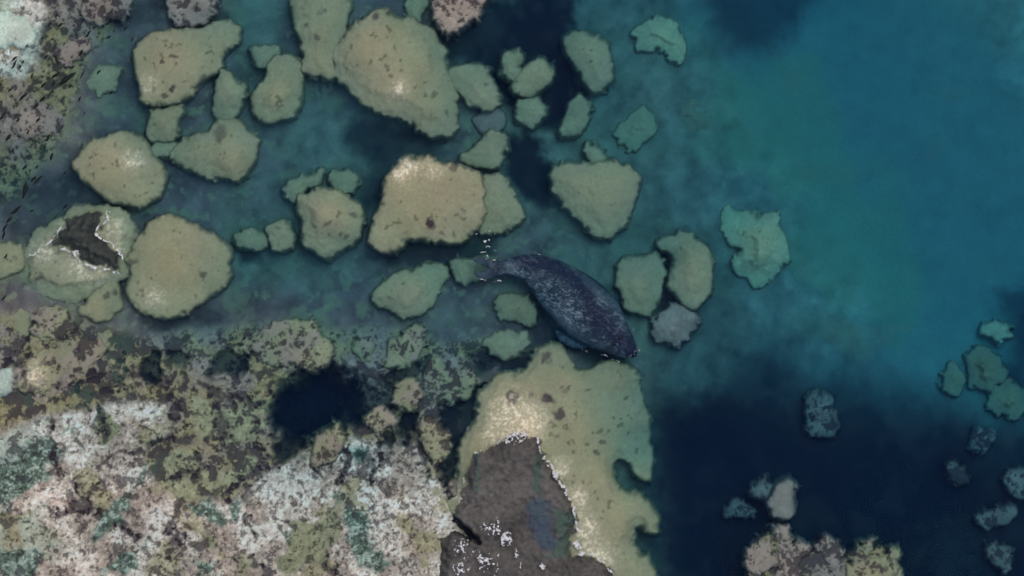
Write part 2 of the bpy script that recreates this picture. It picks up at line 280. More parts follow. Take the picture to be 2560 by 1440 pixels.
SEAL_OUT = [(1225,670),(1290,640),(1340,628),(1400,636),(1455,660),(1500,700),(1545,750),(1580,810),(1596,860),(1590,900),(1540,905),(1480,885),(1400,840),(1355,770),(1310,715),(1250,700)]
def water():
    xs = axis(-7.1, 7.1, .05, 44); ys = axis(-4.2, 4.2, .05, 39)[::-1]
    X, Y = np.meshgrid(xs, ys); U, V = 1280+X/S, 720-Y/S
    ch = np.full(U.shape, .05)
    ch = np.maximum(ch, .9*sst(-30, 20, sdf(WHITE, U, V)))
    ch = np.maximum(ch, .5*sst(-60, 40, sdf(REEF2, U, V)))
    ch = np.maximum(ch, .9*sst(-45, 5, sdf(SEAL_OUT, U, V)))
    ch = np.maximum(ch, .8*sst(-30, 15, sdf([(1160,560),(1235,580),(1245,660),(1180,700),(1165,640)], U, V)))
    ch = np.maximum(ch, .7*sst(-40, 10, sdf([(1150,1230),(1180,1110),(1290,1050),(1360,1110),(1450,1280),(1460,1390),(1560,1440),(1100,1500)], U, V)))
    z = .004*fbm(U, V, 160, 2, 71)
    n = X.size; co = np.stack([X, Y, z], -1).reshape(-1, 3); q = grid_quads(*X.shape)
    # closed sides and floor round the body of water
    ny, nx = X.shape; i = np.arange(n).reshape(ny, nx)
    ring = np.concatenate([i[0, :], i[1:, -1], i[-1, -2::-1], i[-2:0:-1, 0]])
    low = co[ring].copy(); low[:, 2] = -9; co = np.concatenate([co, low]); k = len(ring); a = np.arange(k)
    sides = np.stack([ring[a], ring[(a+1) % k], n+(a+1) % k, n+a], 1)[:, ::-1]
    cc = np.stack([np.concatenate([ch.ravel(), np.zeros(k)])]*3, 1)
    m = bpy.data.materials.new('sea_water'); m.use_nodes = True; N = m.node_tree.nodes; L = m.node_tree.links; N.clear()
    out = N.new('ShaderNodeOutputMaterial'); mix = N.new('ShaderNodeMixShader'); tr = N.new('ShaderNodeBsdfTransparent'); gl = N.new('ShaderNodeBsdfGlossy'); gl.inputs['Roughness'].default_value = .05
    fr = N.new('ShaderNodeFresnel'); fr.inputs['IOR'].default_value = 1.12; at = N.new('ShaderNodeAttribute'); at.attribute_name = 'Col'
    tc = N.new('ShaderNodeTexCoord'); n1 = N.new('ShaderNodeTexNoise'); n1.inputs['Scale'].default_value = 34; n1.inputs['Detail'].default_value = 5; n1.inputs['Roughness'].default_value = .65; n1.inputs['Distortion'].default_value = .6
    mp = N.new('ShaderNodeMapping'); mp.inputs['Rotation'].default_value[2] = -.6; mp.inputs['Scale'].default_value = (.7, 1.5, 1); L.new(tc.outputs['Object'], mp.inputs[0]); L.new(mp.outputs[0], n1.inputs['Vector'])
    sb_ = N.new('ShaderNodeMath'); sb_.operation = 'SUBTRACT'; sb_.inputs[1].default_value = .5; L.new(n1.outputs[0], sb_.inputs[0])
    sm = N.new('ShaderNodeMath'); sm.operation = 'MULTIPLY'; L.new(sb_.outputs[0], sm.inputs[0]); L.new(at.outputs['Fac'], sm.inputs[1])
    bp = N.new('ShaderNodeBump'); bp.inputs['Strength'].default_value = .7; bp.inputs['Distance'].default_value = .05; L.new(sm.outputs[0], bp.inputs['Height'])
    L.new(bp.outputs[0], gl.inputs['Normal']); L.new(bp.outputs[0], fr.inputs['Normal']); L.new(fr.outputs[0], mix.inputs[0]); L.new(tr.outputs[0], mix.inputs[1]); L.new(gl.outputs[0], mix.inputs[2])
    ab = N.new('ShaderNodeVolumeAbsorption'); dens = 3.0; sig = (.44/DS, .150/DS, .056/DS); ab.inputs['Density'].default_value = dens
    ab.inputs['Color'].default_value = tuple(1-s/dens for s in sig)+(1,)
    L.new(mix.outputs[0], out.inputs['Surface']); sc_ = N.new('ShaderNodeVolumeScatter'); sc_.inputs['Color'].default_value = (.03, .22, .75, 1); sc_.inputs['Density'].default_value = .11; sc_.inputs['Anisotropy'].default_value = 0
    ad = N.new('ShaderNodeAddShader'); L.new(ab.outputs[0], ad.inputs[0]); L.new(sc_.outputs[0], ad.inputs[1]); L.new(ad.outputs[0], out.inputs['Volume'])
    o = make_mesh('sea_water', co, np.concatenate([q, sides]), cc, m)
    # floor of the box
    bm = bmesh.new(); bm.from_mesh(o.data); bm.verts.ensure_lookup_table(); bm.faces.new([bm.verts[n+j] for j in range(k)]); bm.normal_update()
    bmesh.ops.recalc_face_normals(bm, faces=bm.faces); bm.to_mesh(o.data); bm.free()
    o['kind'] = 'structure'
water()

# ------------------------------------------------------------------ boulders
def tag(o, label, cat, group=None):
    o['label'] = label; o['category'] = cat
    if group: o['group'] = group
def boulder(name, label, poly, depths, col=A_TAN, spots=(), glare=(), dry=None, group='boulders on the sea bed', seed=None, warp=10, step=.014, mat=None, edge=.05, edgew=24, slope=3.2, mott=1.0, cat='boulder', roundn=1, dryh=.16, drycol=None, painter=None, rough_=1.0, soft=None, holes=False):
    seed = seed if seed is not None else int(poly[0][0]*7+poly[0][1]*3) % 9973
    if isinstance(depths, (int, float)): depths = [(poly[0][0], poly[0][1], depths)]
    dm = sum(p[2] for p in depths)/len(depths)
    if dm > .4 and edge < .1 and not holes: edge, edgew, slope, soft, off = .15, 34, 1.5, 24, 5
    elif (soft or 0) >= 24: slope, off = 1.1, 9
    else: off = 0
    far_ = .28 if off == 9 else 0
    soft = soft or (8 if dm < .4 else 13 if dm < 1.1 else 18); poly = smooth_poly(poly, roundn)
    P = np.array(poly); mar = 55
    x0, y1 = xy_of(P[:, 0].min()-mar, P[:, 1].min()-mar, dm); x1, y0 = xy_of(P[:, 0].max()+mar, P[:, 1].max()+mar, dm)
    xs = np.arange(x0, x1, step); ys = np.arange(y0, y1, step)[::-1]; X, Y = np.meshgrid(xs, ys)
    U, V = uv_of(X, Y, dm)
    Uw = U+fbm(U, V, 34, 4, seed, .6)*warp; Vw = V+fbm(U, V, 34, 4, seed+5, .6)*warp
    t = sdf(poly, Uw, Vw) + 2.0*fbm(U, V, 9, 3, seed+9) - off
    num = 0; den = 0
    for (a, b, dd) in depths:
        wgt = 1/((U-a)**2+(V-b)**2+600.)**1.3; num = num+wgt*dd; den = den+wgt
    top = num/den + far_
    dep = top + edge*(1-sst(0, edgew, t)) + slope*S*np.maximum(-t, 0)*(1+.25*fbm(U, V, 20, 2, seed+2)) + .010*np.maximum(-t-6-off*1.5, 0)**2 + .010*fbm(U, V, 60, 3, seed+3)*rough_ + .003*fbm(U, V, 9, 3, seed+4)*rough_
    c = np.broadcast_to(np.array(col, float), U.shape+(3,)).copy()
    c = c*(1+mott*(.13*fbm(U, V, 60, 5, seed+20, .6)+.07*fbm(U, V, 8, 3, seed+21, .8)))[..., None]; c = lerp(c, A_GREY*1.12, .15*sst(0, .5, fbm(U, V, 75, 3, seed+26)))
    pit = sst(.82, 1.02, fbm(U, V, 13, 2, seed+22)+.3*fbm(U, V, 70, 2, seed+25))*sst(6, 20, t); c = lerp(c, c*.45, pit*.8*mott)
    rim = sst(.1, .5, fbm(U, V, 16, 3, seed+23))*sst(14, -2, t); c = lerp(c, C3(.05,.06,.05), rim*0.06)
    if holes:
        hh = np.maximum(sst(.22, .42, fbm(U, V, 21, 4, 23, .62)+.34*fbm(U, V, 110, 2, 24)), .9*sst(.42, .6, fbm(U, V, 10, 3, 27, .7)+.2*fbm(U, V, 60, 2, 30))); c = lerp(c, A_HOLE, hh*.85); dep = dep+hh*.08
        c = lerp(c, A_GREY*1.1, sst(.0, .35, fbm(U, V, 40, 4, 67))*(1-hh)*.7)
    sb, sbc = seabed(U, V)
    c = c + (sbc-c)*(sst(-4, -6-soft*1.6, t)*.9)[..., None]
    for (a, b, r, k) in spots:
        f = 1-sst(.5, 1.2, np.hypot(Uw-a, (Vw-b)*1.1)/r + .35*fbm(U, V, r*1.0, 3, seed+30)); c = lerp(c, A_HOLE*1.2, f*k); dep = dep+f*.06*k
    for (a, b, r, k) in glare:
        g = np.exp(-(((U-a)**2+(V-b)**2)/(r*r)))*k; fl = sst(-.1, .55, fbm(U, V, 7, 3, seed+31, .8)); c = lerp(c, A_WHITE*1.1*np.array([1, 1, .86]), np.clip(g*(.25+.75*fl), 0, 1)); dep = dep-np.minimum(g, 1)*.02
    if dry is None: dep = np.maximum(dep, .03)
    else:
        dw = sdf(dry, U+fbm(U, V, 16, 4, seed+40)*9, V+fbm(U, V, 16, 4, seed+41)*9)
        f = sst(-14, 26, dw); dep = np.maximum(dep, .02)*(1-f) - f*(dryh+.05*fbm(U, V, 60, 4, seed+42)+.02*fbm(U, V, 10, 3, seed+45))
        dc_ = np.array(drycol if drycol is not None else (.094, .086, .076))
        dcol = dc_*(1+.28*fbm(U, V, 55, 4, seed+43)+.22*fbm(U, V, 7, 3, seed+44))[..., None]
        c = lerp(c, dcol, sst(-3, 3, dw))
    if painter: c, dep = painter(U, V, Uw, Vw, t, c, dep)
    ok = dep < sb+.12
    keep = ok[:-1, :-1] | ok[1:, :-1] | ok[:-1, 1:] | ok[1:, 1:]
    dep = np.minimum(dep, sb+.25); co = np.stack([X, Y, np.where(dep > 0, -dep*DS, -dep)], -1).reshape(-1, 3)
    q = grid_quads(*X.shape, keep); co, q, cc = compact(co, q, c.reshape(-1, 3))
    # origin at the middle of the boulder's foot
    org = np.array([(co[:, 0].min()+co[:, 0].max())/2, (co[:, 1].min()+co[:, 1].max())/2, co[:, 2].min()])
    o = make_mesh(name, co-org, q, np.clip(cc, .004, .85), mat or M_ROCK); o.location = org
    tag(o, label, cat, group); return o

B = boulder
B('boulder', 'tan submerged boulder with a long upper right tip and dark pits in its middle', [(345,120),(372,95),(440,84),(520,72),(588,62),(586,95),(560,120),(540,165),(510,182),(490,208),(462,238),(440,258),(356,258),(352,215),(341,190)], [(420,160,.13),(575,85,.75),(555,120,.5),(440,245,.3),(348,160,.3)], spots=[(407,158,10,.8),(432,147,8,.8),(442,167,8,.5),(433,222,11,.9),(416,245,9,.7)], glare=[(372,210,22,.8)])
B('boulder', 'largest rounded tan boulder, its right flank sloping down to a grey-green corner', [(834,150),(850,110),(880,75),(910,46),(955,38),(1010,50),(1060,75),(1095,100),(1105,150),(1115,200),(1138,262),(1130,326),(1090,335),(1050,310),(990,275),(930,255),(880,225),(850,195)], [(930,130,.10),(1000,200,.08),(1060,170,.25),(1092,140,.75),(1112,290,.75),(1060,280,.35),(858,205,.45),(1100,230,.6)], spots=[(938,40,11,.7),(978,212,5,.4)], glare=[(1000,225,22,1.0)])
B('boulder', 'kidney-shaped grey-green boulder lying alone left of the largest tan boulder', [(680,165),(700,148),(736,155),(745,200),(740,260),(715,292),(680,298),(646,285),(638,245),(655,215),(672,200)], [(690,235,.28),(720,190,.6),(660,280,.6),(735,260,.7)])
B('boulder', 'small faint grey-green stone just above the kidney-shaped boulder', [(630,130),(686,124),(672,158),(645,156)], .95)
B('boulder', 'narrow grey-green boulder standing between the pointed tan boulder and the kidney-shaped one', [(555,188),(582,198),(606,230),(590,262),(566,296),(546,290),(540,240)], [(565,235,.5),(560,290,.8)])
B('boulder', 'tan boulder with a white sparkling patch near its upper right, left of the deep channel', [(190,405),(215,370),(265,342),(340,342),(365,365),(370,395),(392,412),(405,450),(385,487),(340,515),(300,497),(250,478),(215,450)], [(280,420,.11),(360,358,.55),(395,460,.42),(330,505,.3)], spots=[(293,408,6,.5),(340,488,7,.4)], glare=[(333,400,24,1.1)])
B('boulder', 'grey-green wedge-shaped boulder with a dark bite in its top edge', [(432,385),(480,352),(520,342),(545,312),(600,312),(628,345),(632,390),(605,445),(560,440),(500,425),(445,405)], [(500,385,.5),(585,400,.28),(610,350,.6),(455,385,.6)], spots=[(552,335,22,.45)])
B('boulder', 'small squarish grey stone close under the pointed tan boulder', [(385,282),(450,265),(434,300),(430,336),(390,350),(370,322)], [(405,305,.38),(385,335,.6)], spots=[(385,313,7,.5)])
B('boulder', 'small oval grey-green stone between the sparkling boulder and the wedge-shaped one', [(385,365),(420,358),(440,368),(420,382),(392,380)], .8)
B('boulder', 'tall green boulder cut by the top edge, left of the largest tan boulder', [(735,40),(755,-40),(862,-40),(864,50),(850,90),(820,140),(822,188),(770,182),(765,110),(745,70)], [(800,50,.62),(790,150,.33),(790,100,.45)], spots=[(764,68,11,.6),(795,100,10,.6),(800,25,12,.3)])
B('boulder', 'faint grey-green fragment of rock below the tall boulder at the top edge', [(805,160),(828,150),(825,190),(808,188)], .95)
B('boulder', 'big rounded tan boulder touching the right side of the boulder with the bare wet top', [(312,735),(330,690),(322,640),(345,600),(375,565),(415,548),(470,562),(520,580),(560,615),(572,650),(556,700),(520,735),(470,765),(440,788),(390,788),(350,765)], [(430,660,.09),(555,700,.5),(430,775,.35),(320,700,.3)], spots=[(507,693,11,.7),(455,645,6,.4),(341,708,5,.4),(325,655,12,.6)], glare=[(388,742,24,.8)])
B('boulder', 'egg-shaped tan stone tucked below the boulder with the bare wet top', [(205,775),(225,745),(262,712),(288,716),(300,770),(262,798),(220,795)], [(245,770,.2),(290,765,.5)], spots=[(265,740,9,.6),(285,735,9,.7)])
B('boulder', 'tan boulder with ragged right side and grey-green foot, left of the glistening boulder', [(748,500),(780,487),(840,490),(892,515),(896,560),(892,590),(850,620),(815,636),(775,612),(760,570)], [(815,535,.16),(820,612,.65),(755,560,.5)], spots=[(885,540,8,.6),(870,590,8,.5)])
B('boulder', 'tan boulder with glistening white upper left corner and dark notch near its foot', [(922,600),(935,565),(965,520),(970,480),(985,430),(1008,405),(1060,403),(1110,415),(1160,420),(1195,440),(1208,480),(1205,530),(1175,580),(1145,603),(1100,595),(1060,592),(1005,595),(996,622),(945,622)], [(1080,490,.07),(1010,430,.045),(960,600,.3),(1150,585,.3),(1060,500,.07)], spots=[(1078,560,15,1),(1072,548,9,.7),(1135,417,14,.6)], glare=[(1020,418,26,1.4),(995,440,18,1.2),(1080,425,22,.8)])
B('boulder', 'grey-green boulder pressed against the right side of the glistening-topped boulder', [(1212,450),(1240,445),(1265,480),(1296,530),(1280,560),(1230,572),(1196,565),(1206,520)], [(1245,510,.6),(1225,470,.45)])
B('boulder', 'triangular grey-green stone just above and right of the glistening-topped boulder', [(1152,405),(1190,375),(1230,340),(1252,343),(1254,385),(1240,412)], .7)
B('boulder', 'smooth green boulder shaped like a downward arrowhead, above and right of the swimming seal', [(1380,440),(1400,416),(1480,414),(1560,424),(1588,455),(1580,510),(1550,560),(1510,590),(1480,565),(1440,520),(1405,485)], [(1490,470,.62),(1510,580,.85)], mott=.5)
B('boulder', 'tiny grey-green stone sitting on top of the arrowhead boulder', [(1466,372),(1485,380),(1502,390),(1500,414),(1484,412),(1478,392)], 1.15)
B('boulder', 'blurred green upright oval stone at the edge of the deep water, top centre', [(1418,110),(1450,92),(1500,97),(1515,150),(1518,200),(1500,222),(1462,190),(1442,150)], 1.05, edgew=34)
B('boulder', 'thin slanting green stone at the right rim of the dark hollow', [(1450,240),(1466,260),(1454,330),(1408,335),(1430,290)], 1.15)
B('boulder', 'pale bright green stone furthest up in the deep water, with a turquoise right side', [(1590,82),(1630,58),(1682,65),(1700,112),(1690,145),(1640,118),(1600,110)], 1.5, col=A_PALE*1.55, edgew=34, edge=.3, soft=32, warp=14)
B('boulder', 'faint diamond-shaped green stone in deep water above the arrowhead boulder', [(1600,275),(1636,310),(1612,340),(1580,372),(1552,335)], 1.65, col=A_PALE*1.15, edgew=34, edge=.3, soft=32, warp=14)
B('boulder', 'very faint rounded stone in deep water right of the diamond-shaped one', [(1682,255),(1720,250),(1768,295),(1750,320),(1700,312)], 2.0, col=A_PALE*0.92, edgew=34, edge=.3, soft=32, warp=14)
B('boulder', 'bean-shaped grey-green stone inside the dark hollow at the top', [(1298,190),(1338,155),(1375,163),(1376,195),(1350,220),(1316,236),(1298,215)], .72)
B('boulder', 'small hooked grey-green stone beside the bean-shaped one in the dark hollow', [(1262,140),(1290,130),(1302,143),(1282,158),(1282,172),(1300,182),(1290,192),(1264,186),(1268,162)], .85)
B('boulder', 'small round grey-green stone at the lower end of the dark hollow', [(1302,262),(1325,253),(1348,268),(1350,292),(1325,308),(1303,292)], 1.0)
B('boulder', 'green double-lobed boulder right beside the lower right corner of the largest tan boulder', [(1125,175),(1210,175),(1215,208),(1234,240),(1235,265),(1190,270),(1160,232),(1130,212)], [(1175,200,.8),(1205,245,.65)], spots=[(1212,212,8,.5)])
B('boulder', 'faint slate-coloured round stone below the double-lobed boulder', [(1188,300),(1210,282),(1250,282),(1260,305),(1230,330),(1200,330)], 1.35, col=A_GREY*.9)
B('boulder', 'pale green star-shaped boulder alone in the deep water right of the seal', [(1806,520),(1830,547),(1880,552),(1932,538),(1940,590),(1965,640),(1937,680),(1905,710),(1870,682),(1848,670),(1868,620),(1830,602),(1818,570)], [(1900,610,1.25),(1815,530,1.9),(1905,700,1.8)], col=A_PALE*1.628, edgew=44, edge=.3, soft=34, warp=14)
B('boulder', 'grey-green boulder just right of the seal\'s shoulder with a slate-blue top', [(1552,650),(1600,655),(1640,642),(1650,690),(1640,750),(1610,782),(1570,762),(1555,720)], [(1590,720,.95),(1625,670,1.25)])
B('boulder', 'crescent-shaped grey-green boulder second to the right of the seal', [(1650,612),(1715,592),(1755,620),(1770,670),(1762,720),(1745,758),(1705,750),(1682,700),(1700,650),(1684,625)], [(1725,680,.75),(1665,612,1.3)])
B('boulder', 'slate-coloured mottled boulder below the crescent-shaped one', [(1650,790),(1700,770),(1732,790),(1722,840),(1690,863),(1650,846),(1632,815)], [(1690,820,1.15)], col=A_GREY*1.0, warp=16, mott=2.4, soft=20)
B('boulder', 'green-grey boulder pointing downward left of the seal\'s tail', [(940,745),(978,700),(1060,672),(1120,678),(1082,740),(1060,770),(1010,792),(960,766)], [(1010,740,.65),(1100,685,.95)])
B('boulder', 'dull green stone lying under the seal\'s hind flippers', [(1135,658),(1200,648),(1240,660),(1200,690),(1150,700)], 1.0)
B('boulder', 'olive grey squarish stone directly below the seal\'s hips', [(1246,748),(1310,742),(1334,775),(1326,810),(1290,800),(1256,786)], .95, col=A_TAN*.85)
B('boulder', 'small grey-green three-cornered stone left of the seal\'s shadow', [(1213,850),(1260,840),(1312,850),(1290,876),(1255,893)], .85)
B('boulder', 'wide pale green slab at the upper edge of the mottled reef, above the black hole', [(600,868),(680,812),(750,803),(800,830),(832,880),(812,906),(770,918),(700,905),(640,892)], [(750,850,.55),(640,870,.6),(760,900,.32)], spots=[(715,880,12,.35)], glare=[], warp=15, mott=1.6, soft=14, holes=True)
B('boulder', 'grey-green stone right of the wide pale slab, with a faint dark dent', [(970,870),(1008,836),(1050,825),(1066,860),(1045,890),(1000,922),(962,908)], .8, spots=[(1030,843,7,.4)], warp=15, mott=1.6, soft=14, holes=True)
B('boulder', 'dim green small stone between the wide pale slab and the dented stone', [(878,868),(905,850),(932,868),(925,902),(895,900)], 1.0, warp=15, mott=1.6, soft=14, holes=True)
B('boulder', 'dim green rounded stone at the edge of the dark gap below the dented stone', [(1060,920),(1090,905),(1120,930),(1185,930),(1190,960),(1150,985),(1100,1010),(1060,980)], [(1100,950,.9),(1165,945,.75)], warp=15, mott=1.6, soft=14, holes=True)
B('boulder', 'small grey-green heap left of the ragged-sided boulder', [(590,592),(620,578),(656,596),(640,612),(602,612)], 1.0)
B('boulder', 'small grey-tan stone between the heap and the ragged-sided boulder', [(672,575),(696,555),(716,570),(735,605),(702,616),(680,600)], [(697,585,.65)], spots=[(690,570,7,.5)])
B('boulder', 'thin curved green rock like a hook above the ragged-sided boulder', [(720,468),(750,446),(800,434),(792,448),(752,464),(738,498),(724,490)], .95)
B('boulder', 'dim green stone at the left rim of the dark patch beside the glistening boulder', [(835,435),(862,428),(888,440),(880,470),(858,485),(845,465)], 1.05)
B('boulder', 'dull green flat stone beside the dark ripple slivers, left of the pointed tan boulder', [(203,210),(240,182),(302,166),(285,200),(248,230)], .85)
B('boulder', 'grey-pink rock cut by the top edge above the pointed tan boulder', [(405,-60),(560,-60),(520,42),(480,62),(442,46)], [(470,0,.4),(480,50,.65)], col=A_GREY*1.1, warp=14, mott=2, soft=12, holes=True)
B('boulder', 'grey-pink rock in the top left with small dark pits, touching the top edge', [(195,30),(230,-60),(300,-60),(322,28),(252,62)], [(250,20,.25),(310,20,.6)], col=A_GREY*1.1, spots=[(222,25,10,.8),(280,38,6,.6)], warp=15, mott=1.6, soft=14, holes=True)
B('boulder', 'rough pinkish crusted rock hanging from the top edge above the dark hollow', [(1092,40),(1110,-60),(1240,-60),(1202,20),(1180,48),(1150,60),(1136,82),(1105,66)], .16, col=A_GREY*1.35, warp=14, mott=2, soft=12, holes=True)
B('boulder', 'dull green upright slab at the top edge right of the largest tan boulder', [(1020,-60),(1060,-60),(1055,30),(1040,50),(1028,20)], .95)
B('boulder', 'pale tiny flat stone furthest right, against the blue water edge', [(2466,832),(2490,820),(2520,824),(2518,840),(2485,846)], 2.1, col=A_PALE*1.62, edge=.2, soft=24, warp=14)
B('boulder', 'dim green upright stone right of centre bottom, near the right edge', [(2370,925),(2395,918),(2408,950),(2400,980),(2375,972)], 2.0, col=A_PALE*0.94, edge=.3, soft=24, warp=14)
B('boulder', 'dim green blocky stone near the right edge, below the tiny flat pale stone', [(2425,890),(2470,885),(2500,910),(2502,960),(2450,965),(2432,935)], 2.0, col=A_PALE*0.88, edge=.3, soft=24, warp=14)
B('boulder', 'dim green stone touching the right edge of the deep blue hollow', [(2488,978),(2530,968),(2556,1000),(2540,1030),(2495,1030)], 2.0, col=A_PALE*0.88, edge=.3, soft=24, warp=14)
B('boulder', 'slate grey cone-shaped stone alone in the dark blue hollow', [(2032,998),(2064,998),(2078,1030),(2092,1072),(2040,1078),(2022,1060)], [(2060,1050,1.6)], col=A_GREY*.72, edge=.2, soft=24, warp=14, holes=True)
B('boulder', 'small dim stone at the right side of the dark blue hollow', [(2435,1098),(2455,1085),(2475,1098),(2462,1118),(2440,1116)], 1.9, col=A_GREY*.72, edge=.2, soft=24, warp=14, holes=True)
B('boulder', 'upright grey-pink shard alone above the shore rocks at the bottom right', [(1930,1252),(1948,1222),(1986,1205),(1978,1250),(1962,1298),(1942,1282)], .6, col=A_GREY*1.15)
B('boulder', 'squarish grey rock at the bottom edge, leftmost of the bottom right rocks', [(1868,1405),(1888,1362),(1920,1350),(1936,1400),(1905,1430),(1880,1428)], [(1900,1390,.3)], col=A_GREY*1.2, warp=15, mott=1.6, soft=14, holes=True)
B('boulder', 'long ragged grey rock reaching up from the bottom edge, second of the bottom right rocks', [(1940,1318),(1962,1330),(1975,1365),(2010,1365),(2000,1400),(1998,1480),(1930,1480),(1955,1420),(1950,1370)], [(1965,1370,.4),(1960,1430,.22)], col=A_GREY*1.2, warp=15, mott=1.6, soft=14, holes=True)
B('boulder', 'small ragged grey stone between the bottom right rocks', [(2052,1375),(2068,1355),(2085,1360),(2100,1385),(2085,1412),(2070,1408),(2065,1385)], .5, col=A_GREY*1.1, warp=15, mott=1.6, soft=14, holes=True)
B('boulder', 'broad tan rock with two grey horns, rightmost on the bottom edge', [(2110,1480),(2120,1415),(2150,1398),(2160,1365),(2180,1350),(2178,1390),(2210,1405),(2226,1375),(2242,1378),(2240,1480)], [(2170,1430,.14),(2170,1365,.45),(2234,1390,.4)], spots=[(2165,1395,10,.8),(2205,1412,10,.8)], warp=15, mott=1.6, soft=14, holes=True)
B('boulder', 'small tilted grey wisp of rock in the dark water above the lower right corner', [(2380,1165),(2395,1175),(2415,1195),(2400,1208),(2388,1190)], 1.5, col=A_GREY*.72, edge=.2, soft=24, warp=14, holes=True)
B('boulder', 'pale jagged ridge of rock in the dark water near the lower right corner', [(2452,1290),(2480,1278),(2530,1270),(2540,1280),(2500,1305),(2478,1312)], 1.35, col=A_GREY*.72, edge=.2, soft=24, warp=14, holes=True)
B('boulder', 'crooked pale rock sliver closest to the lower right corner', [(2480,1380),(2505,1370),(2528,1388),(2518,1430),(2500,1405)], 1.2, col=A_GREY*.72, edge=.2, soft=24, warp=14, holes=True)
B('boulder', 'faint grey ridge cut by the right edge in the dark blue hollow', [(2520,1190),(2600,1195),(2600,1240),(2545,1225)], 1.4, col=A_GREY*.72, edge=.2, soft=24, warp=14, holes=True)
B('boulder', 'thin grey wisp of rock left of the upright shard', [(1822,1268),(1850,1265),(1875,1278),(1868,1292),(1845,1284)], 1.5, col=A_GREY*.72, edge=.2, soft=24, warp=14, holes=True)
B('boulder', 'grey-pink splinter directly left of the upright shard', [(1895,1225),(1912,1208),(1920,1225),(1902,1240)], 1.1, col=A_GREY*.72, edge=.2, soft=24, warp=14, holes=True)
B('boulder', 'flat grey rock in the left shallows crossed by dark ripple slivers', [(28,330),(40,282),(90,250),(165,290),(140,330),(100,345)], [(80,300,.28),(145,305,.6)], col=A_GREY*1.08, spots=[(113,306,9,.7)], warp=15, mott=1.6, soft=14, holes=True)
B('boulder', 'grey rock in the upper left shallows beneath the pinkish pitted rock', [(130,130),(150,105),(215,95),(202,140),(162,160)], [(170,125,.3)], col=A_GREY*1.1, warp=15, mott=1.6, soft=14, holes=True)
B('boulder', 'pale blue-white encrusted rock in the top left corner', [(-60,40),(20,38),(70,55),(88,80),(78,105),(30,112),(-60,110)], .06, col=A_TEAL*1.15, mott=2.2, mat=M_BED)
B('boulder', 'small round white speckled stone at the left edge above the mottled reef', [(-20,938),(22,930),(36,955),(22,982),(-20,992)], .08, col=A_TEAL*.95, mott=3, mat=M_BED)
B('boulder', 'tan rock cut by the left edge beside the boulder with the bare wet top', [(-60,622),(42,614),(56,655),(24,690),(-60,692)], [(20,645,.3)], spots=[(30,648,6,.4)])
B('boulder', 'long tan slab at the upper left of the mottled reef with a bright lower end', [(45,975),(85,895),(130,868),(190,840),(252,845),(250,890),(222,930),(150,940),(90,982)], [(180,880,.2),(80,940,.09)], glare=[(85,935,30,1.1)], spots=[(107,908,10,.6),(190,872,8,.5)], warp=15, mott=1.6, soft=14, holes=True)
B('boulder', 'tan and grey block between the left edge and the egg-shaped tan stone', [(78,800),(110,782),(175,780),(192,830),(122,850),(82,840)], [(140,815,.22)], spots=[(100,790,8,.5)], warp=15, mott=1.6, soft=14, holes=True)
B('boulder', 'small grey upright stone near the left edge left of the tan and grey block', [(32,790),(55,775),(72,790),(62,830),(38,828)], .3)
B('boulder', 'grey-tan stone with a square outline below the dim green stone', [(985,975),(1042,958),(1060,990),(1032,1020),(990,1006)], [(1015,985,.32)], warp=15, mott=1.6, soft=14, holes=True)
B('boulder', 'bent tan stone between the black hole and the purple dark gaps', [(918,1060),(958,1020),(990,1045),(985,1070),(962,1062),(940,1096)], .2, spots=[(975,1070,8,.6)], warp=15, mott=1.6, soft=14, holes=True)
B('boulder', 'tan block left of the long dark gap beside the shelf of the bare outcrop', [(1050,1045),(1090,1035),(1122,1085),(1110,1120),(1085,1170),(1060,1120)], [(1085,1080,.2)], spots=[(1062,1097,9,.6)], warp=15, mott=1.6, soft=14, holes=True)
B('boulder', 'pointed tan rock at the lower right rim of the black hole', [(780,1140),(800,1090),(842,1058),(862,1098),(842,1150),(800,1165)], [(820,1120,.2)], warp=15, mott=1.6, soft=14, holes=True)

# boulder with the bare wet top
B('boulder', 'boulder at the left whose dark bare wet top is ringed by a white waterline', [(50,680),(65,620),(110,570),(165,545),(215,525),(272,522),(318,548),(332,590),(320,640),(302,680),(270,712),(200,738),(120,742),(60,710)], [(110,690,.06),(290,580,.07),(100,600,.1),(200,700,.06),(55,705,.25)], dry=[(128,612),(165,550),(245,527),(256,560),(236,585),(262,605),(302,640),(305,676),(262,668),(205,650),(190,625),(160,612)], dryh=.07, drycol=(.055,.062,.055), spots=[(75,685,6,.6),(147,690,5,.4),(92,700,14,.5)], glare=[(285,570,30,.8),(110,625,30,.9),(195,665,34,.9),(240,680,30,.7),(160,575,20,.8),(295,625,16,1)], edge=.2, soft=24, warp=14)

